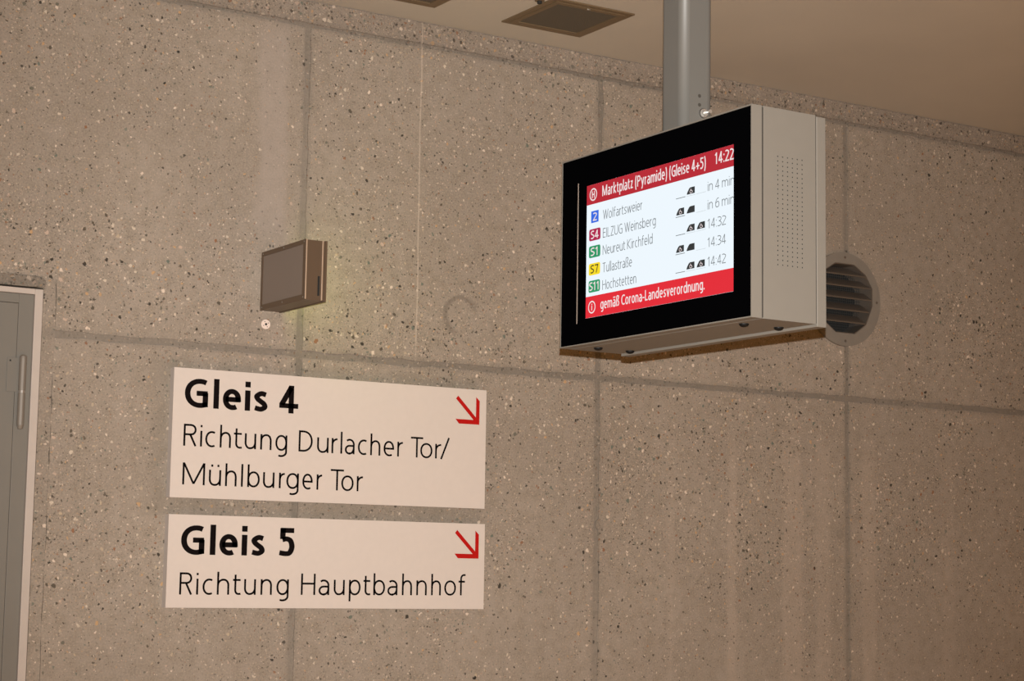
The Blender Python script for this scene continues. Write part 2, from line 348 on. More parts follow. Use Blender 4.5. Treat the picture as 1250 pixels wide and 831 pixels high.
    if c == '6': return [spl([(W * .88, t), (mx, .92), (l + .05, .66), (l, .36), (l + .07, .11), (mx, b), (r - .05, .12), (r, .32), (r - .06, .54), (mx, .61), (l + .02, .45)])]
    if c == '7': return [[(hx * .2, t), (r, t), (W * .42, 0)]]
    if c == ':': return [[(mx, 0), (mx, hy * 2.3)], [(mx, X - hy * 2.3), (mx, X)]]
    if c == '.': return [[(mx, 0), (mx, hy * 2.3)]]
    if c == '-': return [[(0, .33), (W, .33)]]
    if c == '+': return [[(0, .36), (W, .36)], [(mx, .07), (mx, .65)]]
    if c == '(': return [spl([(W - hx, AS), (l + (r - l) * .30, .78), (l, .4), (l + (r - l) * .30, .02), (W - hx, -.24)])]
    if c == ')': return [spl([(hx, AS), (r - (r - l) * .30, .78), (r, .4), (r - (r - l) * .30, .02), (hx, -.24)])]
    if c == '/': return [[(hx * .6, -.02), (W - hx * .6, AS)]]
    return []
WID = dict(zip('liIoaunhmrbdpgycestfkzwväüß', (.12, .12, .14, .56, .50, .52, .52, .52, .84, .33, .56, .56, .56, .55, .52, .46, .53, .42, .35, .36, .50, .44, .82, .5, .50, .52, .54)))
WID.update(dict(zip('RPDTMHNKELZUWCGS0123456', (.60, .56, .68, .60, .88, .68, .70, .62, .50, .46, .56, .66, .98, .60, .66, .52, .55, .42, .54, .54, .58, .52, .54))))
WID.update({'7': .52, ':': .14, '.': .13, '-': .30, '+': .56, '(': .27, ')': .27, '/': .40, ' ': .16})
def ribbon(bm, pts, hx, hy, P):
    q = [pts[0]]
    for p_ in pts[1:]:
        if math.dist(p_, q[-1]) > 1e-4: q.append(p_)
    if len(q) < 2: return
    n = len(q); prev = None
    for i in range(n):
        def nrm(a, b_):
            dx, dy = b_[0] - a[0], b_[1] - a[1]; d = math.hypot(dx, dy); return (-dy / d, dx / d)
        n0 = nrm(q[i - 1], q[i]) if i else nrm(q[0], q[1]); n1 = nrm(q[i], q[i + 1]) if i < n - 1 else n0
        if i == 0: n0 = n1
        sx_, sy_ = n0[0] + n1[0], n0[1] + n1[1]; d = math.hypot(sx_, sy_) or 1
        nx, ny = sx_ / d, sy_ / d; k = 1 / max(.45, nx * n0[0] + ny * n0[1])
        o_ = (nx * hx * k, ny * hy * k) if k < 1.05 else (nx * k * (hx * nx * nx + hy * ny * ny) * 1., ny * k * (hx * nx * nx + hy * ny * ny) * 1.)
        a = bm.verts.new(P(q[i][0] + o_[0], q[i][1] + o_[1])); b_ = bm.verts.new(P(q[i][0] - o_[0], q[i][1] - o_[1]))
        if prev: bm.faces.new((prev[0], a, b_, prev[1]))
        prev = (a, b_)
def letters(bm, items, cap, wx, wy, place, lean=0.):
    """items: (char, left, right, baseline) in metres; place(u, v) -> 3D"""
    for ch, x0, x1, z in items:
        W = (x1 - x0) / cap
        sts = []
        for st in glyph(ch, W, wx / cap / 2, wy / cap / 2):
            cur = [st[0]]
            for i in range(1, len(st)):
                cur.append(st[i])
                if i < len(st) - 1:
                    v1 = Vector(st[i]) - Vector(st[i - 1]); v2 = Vector(st[i + 1]) - Vector(st[i])
                    if v1.length > 1e-5 and v2.length > 1e-5 and v1.angle(v2) > 1.0:     # sharp corner: butt the two strokes
                        e_ = min(wx, wy) / cap * .42
                        cur[-1] = tuple(Vector(st[i]) + v1.normalized() * e_); sts.append(cur)
                        cur = [tuple(Vector(st[i]) - v2.normalized() * e_)]
            sts.append(cur)
        for st in sts:
            ribbon(bm, st, wx / cap / 2, wy / cap / 2, lambda u, v: place(x0 + u * cap, z + v * cap))
def typeset(s, u0, u1, z, cap, wt):
    adv = [(c, WID.get(c, .5)) for c in s]; sp = .105
    tot = sum(a for _, a in adv) + sp * (len(s) - 1); k = (u1 - u0) / tot; x = u0; out = []
    for c, a in adv:
        if c != ' ': out.append((c, x, x + a * k, z))
        x += (a + sp) * k
    return out

# ------------------------------------------------------------------ the setting
G = .009                                                   # half width of a joint
JX = [-1.722, -.714, .294, 1.302, 2.310, 3.318, 4.326, 5.334, 6.342]
ZT, ZM, ZL, ZC = 3.1389, 2.2005, 1.20, 3.2113
DX0, DX1, DZ = .56, 1.612, 2.3455                          # opening for the door and its mortar surround
def wob(a, b, amp=.0028):
    n = max(1, int(math.dist(a, b) / .035)); out = [a]
    for i in range(1, n):
        t = i / n; out.append((a[0] + (b[0] - a[0]) * t + random.uniform(-amp, amp) * .8, a[1] + (b[1] - a[1]) * t + random.uniform(-amp, amp)))
    return out
wall = empty('wall_back'); tag(wall, kind='structure')
bm = bmesh.new()
for r_ in ((JX[0], DX0, 0, ZC), (DX1, JX[-1], 0, ZC), (DX0, DX1, DZ, ZC)): bx(bm, r_[0], r_[1], .0035, .30, r_[2], r_[3])
wcore = obj('wall_core', bm, M['joint'], wall)
def vent_cut():
    b_ = bmesh.new(); prism(b_, circ(4.312, 2.533, .147, 32), 'y', -.1, .2); return b_
cut(wcore, vent_cut())
for i in range(len(JX) - 1):
    xa, xb = JX[i] + G, JX[i + 1] - G
    for za, zb in ((0, ZL - G), (ZL + G, ZM - G), (ZM + G, ZT - G * .7), (ZT + G * .7, ZC)):
        if zb - za < .1 and i % 2: pass
        pts = [(xa, za), (xb, za), (xb, zb), (xa, zb)]
        if i == 3 and za < DZ:                             # the column of panels the door is cut into
            if zb < DZ: pts = [(DX1, za), (xb, za), (xb, zb), (DX1, zb)]
            else: pts = [(DX1, za), (xb, za), (xb, zb), (xa, zb), (xa, DZ), (DX1, DZ)]
        if i == 2 and za < DZ:
            if zb < DZ: pts = [(xa, za), (DX0, za), (DX0, zb), (xa, zb)]
            else: pts = [(xa, za), (DX0, za), (DX0, DZ), (xb, DZ), (xb, zb), (xa, zb)]
        if za > ZT:                                        # the strip under the ceiling runs over the panel joints
            pts = [(JX[i], za), (JX[i + 1], za), (JX[i + 1], zb - .0035), (JX[i], zb - .0035)]
        ol = []
        for k in range(len(pts)): ol += wob(pts[k], pts[(k + 1) % len(pts)], .0028 if za < ZT else .0015)
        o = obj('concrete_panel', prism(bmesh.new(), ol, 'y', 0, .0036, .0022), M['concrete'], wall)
        if i in (5, 6) and za > ZM - .1 and za < 3: cut(o, vent_cut())
# vent cavity lining
for x, z in ((2.2928, 2.7166), (3.3303, 1.7562), (4.2915, 1.7501)):
    bm = bmesh.new(); prism(bm, circ(x, z, .0165, 20), 'y', -.0008, .003, .0006)
    obj('tie_hole_plug', bm, M['joint'], wall)
# brushed mortar fillet round the door frame
bm = bmesh.new()
ol = wob((1.5785, 0), (1.611, 0)) + wob((1.611, 0), (1.611, 2.345), .002) + wob((1.611, 2.345), (.56, 2.345), .002) + [(.56, 2.345), (.56, 2.318)] + wob((.5602, 2.318), (1.5785, 2.318), .0012) + [(1.5785, 2.317)]
prism(bm, ol, 'y', .0012, .05, .0008); obj('mortar_fillet', bm, M['mortar'], wall)
ol = wob((.60, 2.3165), (1.572, 2.3165), .001) + [(1.579, 2.319)] + [(1.583, 2.327), (1.580, 2.337), (1.572, 2.343)] + wob((1.560, 2.345), (.60, 2.345), .0022)
obj('lintel_patch', prism(bmesh.new(), ol, 'y', -.0045, .02, .002), M['patch'], wall)

cl = box('ceiling', M['plaster'], None, JX[0], JX[-1], -7.5, .30, ZC, ZC + .2); tag(cl, kind='structure')
bm = bmesh.new()
fl = box('floor', M['floor'], None, JX[0], JX[-1], -7.5, .30, -.2, 0); tag(fl, kind='structure')

# door
dr = empty('door_1', (1.05, 0, 0)); tag(dr, kind='structure')
bm = bmesh.new()                                            # pale outer trim
bx(bm, 1.5545, 1.5758, -.004, .06, 0, 2.3120, .0015); bx(bm, .565, 1.5545, -.004, .06, 2.2975, 2.3120, .0015); bx(bm, .562, .585, -.004, .06, 0, 2.2975, .0015)
obj('door_trim', bm, M['trim'], dr)
bm = bmesh.new()
bx(bm, 1.5150, 1.5540, .002, .06, 0, 2.2970, .001); bx(bm, .62, 1.5150, .002, .06, 2.2725, 2.2970, .001); bx(bm, .586, .62, .002, .06, 0, 2.2970, .001)
obj('door_frame', bm, M['grey_door'], dr)
lf = box('door_leaf', M['grey_door'], dr, .6215, 1.5140, .0008, .05, .008, 2.2715, bev=.0012)
def cyl(bm, x, y, z0, z1, r, n=20, bev=0.):
    prism(bm, circ(x, y, r, n), 'z', z0, z1); return bm
for zc in (2.0437, .35):
    h = empty('hinge', (1.5285, -.011, zc)); h.parent = dr; h.location = Vector((1.5285, -.011, zc)) - Vector(dr.location)
    def hobj(name, bm, m_, sm=False):
        me = bpy.data.meshes.new(name); bmesh.ops.recalc_face_normals(bm, faces=bm.faces); bm.to_mesh(me); bm.free(); me.materials.append(m_)
        me.transform(Matrix.Translation(-Vector((1.5285, -.011, zc))))
        o = bpy.data.objects.new(name, me); C.objects.link(o); o.parent = h; return o
    bm = bmesh.new()
    prof = [(0, .0955), (.005, .095), (.009, .091), (.0095, .086), (.0095, .003)]
    def lathe(bm, prof, x, y, z, n=20):
        rows = []
        for r_, dz in prof: rows.append([bm.verts.new((x + r_ * math.cos(2 * math.pi * k / n), y + r_ * math.sin(2 * math.pi * k / n), z + dz)) for k in range(n)])
        for a_, b_ in zip(rows, rows[1:]):
            for k in range(n): bm.faces.new((a_[k], a_[(k + 1) % n], b_[(k + 1) % n], b_[k]))
        bmesh.ops.remove_doubles(bm, verts=bm.verts, dist=1e-5); bmesh.ops.holes_fill(bm, edges=bm.edges)
    lathe(bm, prof, 1.5285, -.011, zc); hobj('hinge_barrel', bm, M['steel'])
    bm = bmesh.new(); lathe(bm, [(0, -.0955), (.006, -.095), (.0085, -.088), (.0095, -.085), (.0095, -.003)], 1.5285, -.011, zc); hobj('hinge_barrel', bm, M['steel'])
    bm = bmesh.new(); cyl(bm, 1.5285, -.011, zc - .003, zc + .003, .0088); hobj('hinge_washer', bm, M['bright'])
    bm = bmesh.new(); bx(bm, 1.4905, 1.522, -.0035, -.0012, zc, zc + .087, .0006); hobj('hinge_plate', bm, M['grey_door'])
    bm = bmesh.new(); cyl(bm, 1.4975, -.0042, zc + .077, zc + .081, .002); hobj('hinge_screw', bm, M['dark'])

# ------------------------------------------------------------------ direction signs
def sign(name_label, x0, x1, z0, z1, lines, arrow):
    t = empty('direction_sign', ((x0 + x1) / 2, 0, z0)); tag(t, name_label, 'sign')
    box('sign_board', M['sign'], t, x0, x1, -.028, -.0245, z0, z1, bev=.0006)
    box('sign_backing', M['signside'], t, x0 + .0008, x1 - .0008, -.0243, -.0005, z0 + .0008, z1 - .0008)
    pl = lambda u, v: (u, -.0284, v)
    for items, cap, wx, wy, z, dz in lines:
        xa, xb = items[0][1], items[-1][2]
        for c, a_, b_ in items:
            bm = bmesh.new(); letters(bm, [(c, a_, b_, z + dz * (a_ - xa) / (xb - xa))], cap, wx, wy, pl); obj('letter', bm, M['black_print'], t)
    ax, az = arrow; s_ = .081                              # tip (lower right) of the arrow and its size
    bm = bmesh.new(); k = .0118
    P = lambda pts: [(ax + p_[0], az + p_[1]) for p_ in pts]
    prism(bm, P([(-.0803, .0130), (-.0690, 0), (0, 0), (0, .0690), (-.0118, .0800), (-.0118, .0130)]), 'y', -.0284, -.0281)
    prism(bm, P([(-.0725, .0805), (-.0800, .0720), (-.0118, .0050), (-.006, .0148)]), 'y', -.02845, -.0281)
    obj('arrow', bm, M['red_print'], t)
    return t
S1L1 = [('G', 1.9645, 2.0315), ('l', 2.0469, 2.0628), ('e', 2.0741, 2.127), ('i', 2.138, 2.1548), ('s', 2.1652, 2.2053), ('4', 2.241, 2.2984)]
S1L2 = [('R', 1.965, 2.0029), ('i', 2.013, 2.0181), ('c', 2.0273, 2.06), ('h', 2.0692, 2.1017), ('t', 2.1095, 2.1339), ('u', 2.1417, 2.1757), ('n', 2.1878, 2.2216), ('g', 2.2327, 2.2684), ('D', 2.3028, 2.3455), ('u', 2.3591, 2.3947), ('r', 2.4037, 2.4232), ('l', 2.4321, 2.4365), ('a', 2.4453, 2.4759), ('c', 2.4859, 2.5177), ('h', 2.5252, 2.5573), ('e', 2.5674, 2.6013), ('r', 2.6114, 2.6308), ('T', 2.6549, 2.695), ('o', 2.6862, 2.7261), ('r', 2.735, 2.7564), ('/', 2.7532, 2.782)]
S1L3 = [('M', 1.966, 2.0301), ('ü', 2.0413, 2.0766), ('h', 2.0884, 2.122), ('l', 2.1349, 2.1401), ('b', 2.1531, 2.1897), ('u', 2.1992, 2.2335), ('r', 2.2468, 2.2654), ('g', 2.2691, 2.3066), ('e', 2.3174, 2.3488), ('r', 2.3607, 2.3787), ('T', 2.4033, 2.4444), ('o', 2.437, 2.4754), ('r', 2.4853, 2.5061)]
S2L1 = [('G', 1.9691, 2.0357), ('l', 2.051, 2.0676), ('e', 2.0784, 2.1316), ('i', 2.1426, 2.159), ('s', 2.1708, 2.2104), ('5', 2.2522, 2.2997)]
S2L2 = [('R', 1.9687, 2.0054), ('i', 2.0168, 2.0219), ('c', 2.0343, 2.0669), ('h', 2.0753, 2.1109), ('t', 2.121, 2.144), ('u', 2.1537, 2.1883), ('n', 2.2021, 2.2358), ('g', 2.249, 2.2858), ('H', 2.3222, 2.3661), ('a', 2.3759, 2.4088), ('u', 2.4222, 2.4562), ('p', 2.4691, 2.5056), ('t', 2.514, 2.5363), ('b', 2.5456, 2.5826), ('a', 2.5903, 2.6224), ('h', 2.6366, 2.6691), ('n', 2.683, 2.717), ('h', 2.7311, 2.7632), ('o', 2.7743, 2.8129), ('f', 2.821, 2.8443)]
sign('white rectangular wall sign reading Gleis 4, the taller, upper one of the two signs', 1.9325, 2.9045, 1.7895, 2.1345,
     [(S1L1, .0765, .0158, .0135, 2.0305, 0), (S1L2, .0585, .0057, .0053, 1.9270, .001), (S1L3, .0585, .0057, .0053, 1.8243, .001)], (2.8812, 2.0325))
sign('white rectangular wall sign reading Gleis 5, the shorter, lower one of the two signs', 1.9325, 2.9070, 1.5010, 1.7455,
     [(S2L1, .0765, .0162, .0135, 1.6405, .001), (S2L2, .0580, .0057, .0053, 1.5355, .0045)], (2.8865, 1.6455))

# ------------------------------------------------------------------ departure display on its post
BX0, BX1, BY0, BY1, BZ0, BZ1 = 1.9846, 2.1463, -2.3694, -1.8022, 2.0255, 2.3829
d = empty('departure_display', (2.065, -2.086, BZ0)); tag(d, 'beige-grey departure board with black glass front and lit timetable screen, hanging from a post', 'display')
bm = bmesh.new()                                            # front door frame round the glass
ringprism(bm, [(BY0, BZ0), (BY1, BZ0), (BY1, BZ1), (BY0, BZ1)], [(BY0 + .0022, BZ0 + .0022), (BY1 - .0022, BZ0 + .0022), (BY1 - .0022, BZ1 - .0022), (BY0 + .0022, BZ1 - .0022)], 'x', BX0, BX0 + .0216)
obj('front_frame', bm, M['box'], d)
bm = bmesh.new()                                            # black glass, with an opening for the lit panel
ringprism(bm, [(BY0 + .0026, BZ0 + .0026), (BY1 - .0026, BZ0 + .0026), (BY1 - .0026, BZ1 - .0026), (BY0 + .0026, BZ1 - .0026)], [(-2.3215, 2.0737), (-1.8852, 2.0737), (-1.8852, 2.3235), (-2.3215, 2.3235)], 'x', BX0 + .0006, BX0 + .008)
obj('glass_bezel', bm, M['glass'], d)
box('seal', M['boxseam'], d, BX0 + .0216, BX0 + .0246, BY0 + .0012, BY1 - .0012, BZ0 + .0012, BZ1 - .0012)
box('lcd_edge', M['panel'], d, BX0 - .0001, BX0 + .001, -1.8590, -1.8568, 2.0665, 2.3325)
# housing: sides as thin walls so that the loudspeaker holes are real
hs = bmesh.new(); hx0, hx1 = BX0 + .0246, BX0 + .1385
bx(hs, hx0, hx1, BY0 + .002, BY1, BZ1 - .002, BZ1); bx(hs, hx0, hx1, BY0 + .002, BY1, BZ0, BZ0 + .002); bx(hs, hx0, hx1, BY1 - .002, BY1, BZ0 + .002, BZ1 - .002)
obj('housing', hs, M['box'], d)
# near side plate with 6 x 24 drilled holes
bm = bmesh.new(); NX, NZ = 6, 24; gx0, gx1, gz0, gz1 = 2.0405, 2.0935, 2.1180, 2.3010
px, pz = (gx1 - gx0) / (NX - 1), (gz1 - gz0) / (NZ - 1); ax0, ax1, az0, az1 = gx0 - px / 2, gx1 + px / 2, gz0 - pz / 2, gz1 + pz / 2
y = BY0
def quad(x0, x1, z0, z1): bm.faces.new([bm.verts.new(p_) for p_ in ((x0, y, z0), (x1, y, z0), (x1, y, z1), (x0, y, z1))])
quad(hx0, ax0, BZ0, BZ1); quad(ax1, hx1, BZ0, BZ1); quad(ax0, ax1, BZ0, az0); quad(ax0, ax1, az1, BZ1)
for i in range(NX):
    for j in range(NZ):
        cx, cz = gx0 + i * px, gz0 + j * pz
        sq = [(cx + px / 2 * a_, cz + pz / 2 * b_) for a_, b_ in ((1, 0), (1, 1), (0, 1), (-1, 1), (-1, 0), (-1, -1), (0, -1), (1, -1))]
        ho = circ(cx, cz, .00125, 8)
        A_ = [bm.verts.new((p_[0], y, p_[1])) for p_ in sq]; B_ = [bm.verts.new((p_[0], y, p_[1])) for p_ in ho]
        for k in range(8): bm.faces.new((A_[k], A_[(k + 1) % 8], B_[(k + 1) % 8], B_[k]))
bmesh.ops.remove_doubles(bm, verts=bm.verts, dist=1e-6)
sp_ = obj('side_plate', bm, M['box'], d)
box('loudspeaker', M['dark'], d, ax0, ax1, BY0 + .003, BY0 + .02, az0, az1)
box('back_seal', M['boxseam'], d, hx1, hx1 + .0026, BY0 + .0012, BY1 - .0012, BZ0 + .0012, BZ1 - .0012)
box('rear_cover', M['box'], d, hx1 + .0026, BX1, BY0, BY1, BZ0 - .0045, BZ1 - .0015, bev=.0012)
for x, y_ in ((2.0335, -1.8585), (2.1085, -1.8560), (2.0285, -2.2955), (2.1040, -2.2960)):
    bm = bmesh.new(); rows = []
    for r_, dz in ((.0085, 0), (.0085, -.0015), (.0065, -.0040), (.003, -.0052), (.0, -.0052)):
        rows.append([bm.verts.new((x + r_ * math.cos(2 * math.pi * k / 20), y_ + r_ * math.sin(2 * math.pi * k / 20), BZ0 - .0001 + dz)) for k in range(20)])
    for a_, b_ in zip(rows, rows[1:]):
        for k in range(20): bm.faces.new((a_[k], a_[(k + 1) % 20], b_[(k + 1) % 20], b_[k]))
    bmesh.ops.remove_doubles(bm, verts=bm.verts, dist=1e-6)
    obj('rubber_foot', bm, M['rubber'], d)
# the lit screen: u runs right from its left edge, v is height
scr = box('screen', M['e_white'], d, BX0 + .0014, BX0 + .006, -2.3213, -1.8854, 2.0739, 2.3233)
SU = -1.885
def lay(k): return lambda u, v: (BX0 + .0013 - .00012 * k, SU - u, v)
def flat(name, pts, m_, k=1):
    bm = bmesh.new(); P = lay(k); bm.faces.new([bm.verts.new(P(*p_)) for p_ in pts]); return obj(name, bm, m_, scr)
def rect(name, u0, u1, v0, v1, m_, k=1): return flat(name, [(u0, v0), (u1, v0), (u1, v1), (u0, v1)], m_, k)
def rrect(name, u0, u1, v0, v1, m_, r=.004, k=1):
    pts = []
    for cx, cy, a0 in ((u1 - r, v1 - r, 0), (u0 + r, v1 - r, 90), (u0 + r, v0 + r, 180), (u1 - r, v0 + r, 270)):
        pts += [(cx + r * math.cos(math.radians(a0 + q)), cy + r * math.sin(math.radians(a0 + q))) for q in (0, 30, 60, 90)]
    return flat(name, pts, m_, k)
def text(s, u0, u1, z, cap, wt, m_, k=2, name='screen_text', clip=None):
    bm = bmesh.new(); P = lay(k)
    pl = P if clip is None else (lambda u, v: P(min(u, clip), v))
    letters(bm, typeset(s, u0, u1, z, cap, wt), cap, wt, wt * .92, pl); return obj(name, bm, m_, scr)
UE = .4363
rect('header_band', .0004, UE - .0002, 2.2860, 2.3232, M['e_red']); rect('footer_band', .0004, UE - .0002, 2.0740, 2.1136, M['e_redhi'])
text('Marktplatz (Pyramide) (Gleise 4+5)', .0508, .3602, 2.2960, .0200, .0027, M['e_wtext'])
text('14:22', .3852, .4358, 2.2975, .0200, .0027, M['e_wtext'])
text('gemäß Corona-Landesverordnung.', .0484, .3577, 2.0862, .0188, .0026, M['e_wtext'])
def ringicon(u, v, r, w_, m_):
    bm = bmesh.new(); P = lay(2); a_ = circ(u, v, r, 28); b_ = circ(u, v, r - w_, 28)
    A_ = [bm.verts.new(P(*p_)) for p_ in a_]; B_ = [bm.verts.new(P(*p_)) for p_ in b_]
    for k in range(28): bm.faces.new((A_[k], A_[(k + 1) % 28], B_[(k + 1) % 28], B_[k]))
    return bm
bm = ringicon(.0217, 2.3041, .0120, .0026, None); letters(bm, typeset('H', .0172, .0262, 2.2975, .0130, .0024), .0130, .0024, .0022, lay(2)); obj('stop_symbol', bm, M['e_wtext'], scr)
bm = ringicon(.0205, 2.0929, .0118, .0024, None); letters(bm, [('i', .0193, .0217, 2.0868)], .0120, .0024, .0022, lay(2)); obj('info_symbol', bm, M['e_wtext'], scr)
for v, lab, bad, tc, dest, ue in ((2.2520, '2', 'e_blue', 'e_wtext', 'Wolfartsweier', .1767), (2.2178, 'S4', 'e_mag', 'e_wtext', 'EILZUG Weinsberg', .2173), (2.1860, 'S1', 'e_green', 'e_wtext', 'Neureut Kirchfeld', .2082),
                                  (2.1533, 'S7', 'e_yellow', 'e_black', 'Tullastraße', .1462), (2.1212, 'S11', 'e_green', 'e_wtext', 'Hochstetten', .1598)):
    if lab == '2': rect('line_badge', .0152, .0395, v - .0013, v + .0208, M[bad]); text('2', .0215, .0335, v + .0020, .0155, .0024, M[tc], name='line_number')
    else:
        rrect('line_badge', .0092, .0462, v - .0008, v + .0213, M[bad])
        text(lab, .0150 if len(lab) == 2 else .0118, .0400 if len(lab) == 2 else .0440, v + .0025, .0158, .0026, M[tc], name='line_number')
    text(dest, .0540, ue, v, .0178, .0016, M['e_text'])
for v, s_ in ((2.2545, 'in 4 min'), (2.2225, 'in 6 min'), (2.1896, '14:32'), (2.1574, '14:34'), (2.1244, '14:42')):
    if s_[0] == 'i': text(s_, .3652, .4374, v, .0165, .0015, M['e_text'], clip=UE - .0004)
    else: text(s_, .3655, .4155, v, .0165, .0015, M['e_text'])
def carriage(u0, v0, chair):
    w_, h = .0224, .0106
    flat('train_symbol', [(u0, v0), (u0 + w_, v0), (u0 + w_, v0 + h + .0010), (u0 + .0095, v0 + h + .0010), (u0 + .0065, v0 + h - .0005), (u0 + .0025, v0 + h * .52), (u0 + .0004, v0 + h * .2)], M['e_dark'], 2)
    if chair:
        bm = bmesh.new(); P = lay(3); cx = u0 + .0118
        ribbon(bm, [(cx - .0005, v0 + .0092), (cx + .0002, v0 + .0060), (cx + .0030, v0 + .0055), (cx + .0042, v0 + .0022)], .0006, .0006, P)
        ribbon(bm, arc(cx, v0 + .0042, .0030, .0028, 110, 330, 12), .0005, .0005, P)
        obj('wheelchair_symbol', bm, M['e_wtext'], scr)
for v, cells in ((2.2545, '_a-'), (2.2222, 'Ab-'), (2.1895, '_aa'), (2.1565, 'Ab-'), (2.1235, '_aa')):
    for k, c in enumerate(cells):
        u = .2760 + .0287 * k + (.0012 if k else 0)
        if c == '_': rect('platform_line', u, u + .0270, v, v + .0012, M['e_text'])
        if c == 'A': carriage(u + .0014, v + .0030, True); rect('platform_line', u - .0004, u + .0262, v - .0006, v + .0006, M['e_text'])
        if c == 'a': carriage(u + .0014, v + .0030, True)
        if c == 'b': carriage(u + .0014, v + .0022, False)
        if c == '-' or c == 'a': rect('platform_line', u - .0004, u + .0262, v - .0002, v + .0005, M['e_pale'])

# post
p = empty('ceiling_post', (2.065, -2.086, BZ1)); tag(p, 'square grey-painted steel post with rounded corners, running from the ceiling to the display', 'post')
def rsq(cx, cy, h, r, n=6):
    pts = []
    for sx_, sy_, a0 in ((1, 1, 0), (-1, 1, 90), (-1, -1, 180), (1, -1, 270)):
        pts += [(cx + sx_ * (h - r) + r * math.cos(math.radians(a0 + 90 * k / n)), cy + sy_ * (h - r) + r * math.sin(math.radians(a0 + 90 * k / n))) for k in range(n + 1)]
    return pts
bm = bmesh.new(); prism(bm, rsq(2.065, -2.086, .035, .015), 'z', BZ1 + .0005, ZC - .0005)
po = obj('tube', bm, M['post'], p)
for f in po.data.polygons: f.use_smooth = abs(f.normal.z) < .5 and f.area < .01
for z in (2.4595, 2.4430):
    bm = bmesh.new(); prism(bm, circ(2.0675, z, .0034, 14), 'y', -2.1212, -2.1200); obj('drilled_hole', bm, M['boxseam'], p)
bm = bmesh.new(); bo = Vector((2.0760, -2.121, 2.4285))
obj('washer', prism(bmesh.new(), circ(bo.x, bo.z, .0092, 20), 'y', -2.1222, -2.1208), M['boxseam'], p); prism(bm, circ(bo.x, bo.z, .0078, 20), 'y', -2.1236, -2.1220); prism(bm, circ(bo.x, bo.z, .0062, 6, a0=.2), 'y', -2.1285, -2.1224, ); obj('bolt_head', bm, M['bright'], p)
bm = bmesh.new(); prism(bm, circ(bo.x + .003, bo.z + .001, .0035, 12), 'y', -2.1385, -2.1284); obj('bolt_tip', bm, M['bright'], p)

# ------------------------------------------------------------------ round wall vent
v = empty('wall_vent', (4.312, 0, 2.533)); tag(v, 'round brown-grey louvred ventilation grille set in the concrete behind the display', 'vent')
base = [(4.354, 2.654), (4.4060, 2.6228), (4.4352, 2.5790), (4.4352, 2.5180), (4.4060, 2.4530), (4.355, 2.4180)]
inner = base + [(8.6245 - x, z) for x, z in reversed(base)]
# resample both outlines to the same count, by angle
def polar(poly, c, n):
    out = []
    for i in range(n):
        a = 2 * math.pi * i / n; dx, dz = math.cos(a), math.sin(a); best = None
        for k in range(len(poly)):
            x1, z1 = poly[k][0] - c[0], poly[k][1] - c[1]; x2, z2 = poly[(k + 1) % len(poly)][0] - c[0], poly[(k + 1) % len(poly)][1] - c[1]
            ex, ez = x2 - x1, z2 - z1; den = dx * ez - dz * ex
            if abs(den) < 1e-12: continue
            t = (x1 * ez - z1 * ex) / den; s_ = (x1 * dz - z1 * dx) / den
            if t > 0 and -1e-6 <= s_ <= 1 + 1e-6: best = t
        out.append((c[0] + dx * best, c[1] + dz * best))
    return out
vc = (4.312, 2.533)
bm = bmesh.new(); ringprism(bm, circ(*vc, .158, 72), polar(inner, vc, 72), 'y', -.010, -.0005); obj('vent_flange', bm, M['ventring'], v)
bm = bmesh.new(); ringprism(bm, polar(inner, vc, 72), [(vc[0] + (x - vc[0]) * .975, vc[1] + (z - vc[1]) * .975) for x, z in polar(inner, vc, 72)], 'y', -.009, .075); obj('vent_collar', bm, M['blade'], v)
for zf in (2.6150, 2.5765, 2.5368, 2.4955, 2.4555):
    # half width of the opening at this height
    zz = min(zf + .012, 2.65); xs = [q[0] - vc[0] for q in polar(inner, vc, 720) if abs(q[1] - zf) < .004]
    hw = (min(abs(q) for q in xs) if xs else .1) - .003
    bm = bmesh.new(); cx = vc[0]
    prof = [(-.0085, zf - .0010), (-.0105, zf + .0020), (-.0085, zf + .0045), (.030, zf + .0300), (.031, zf + .0285)]
    prism(bm, prof, 'x', cx - hw, cx + hw); obj('louvre_blade', bm, M['blade'], v)
bm = bmesh.new()
for k in range(28):
    z = 2.415 + k * .0088; bx(bm, 4.19, 4.434, .046, .0475, z, z + .0013)
for k in range(28):
    x = 4.195 + k * .0088; bx(bm, x, x + .0013, .0478, .049, 2.415, 2.652)
o = obj('insect_mesh', bm, M['mesh'], v); tag(o, kind='stuff')
bm = bmesh.new(); prism(bm, circ(*vc, .146, 40), 'y', .076, .09); obj('vent_back', bm, M['dark'], v)
for a in (90, -90, 0, 180):
    bm = bmesh.new(); prism(bm, circ(vc[0] + .141 * math.cos(math.radians(a)), vc[1] + .141 * math.sin(math.radians(a)), .0045, 10), 'y', -.0115, -.0099); obj('screw', bm, M['blade'], v)

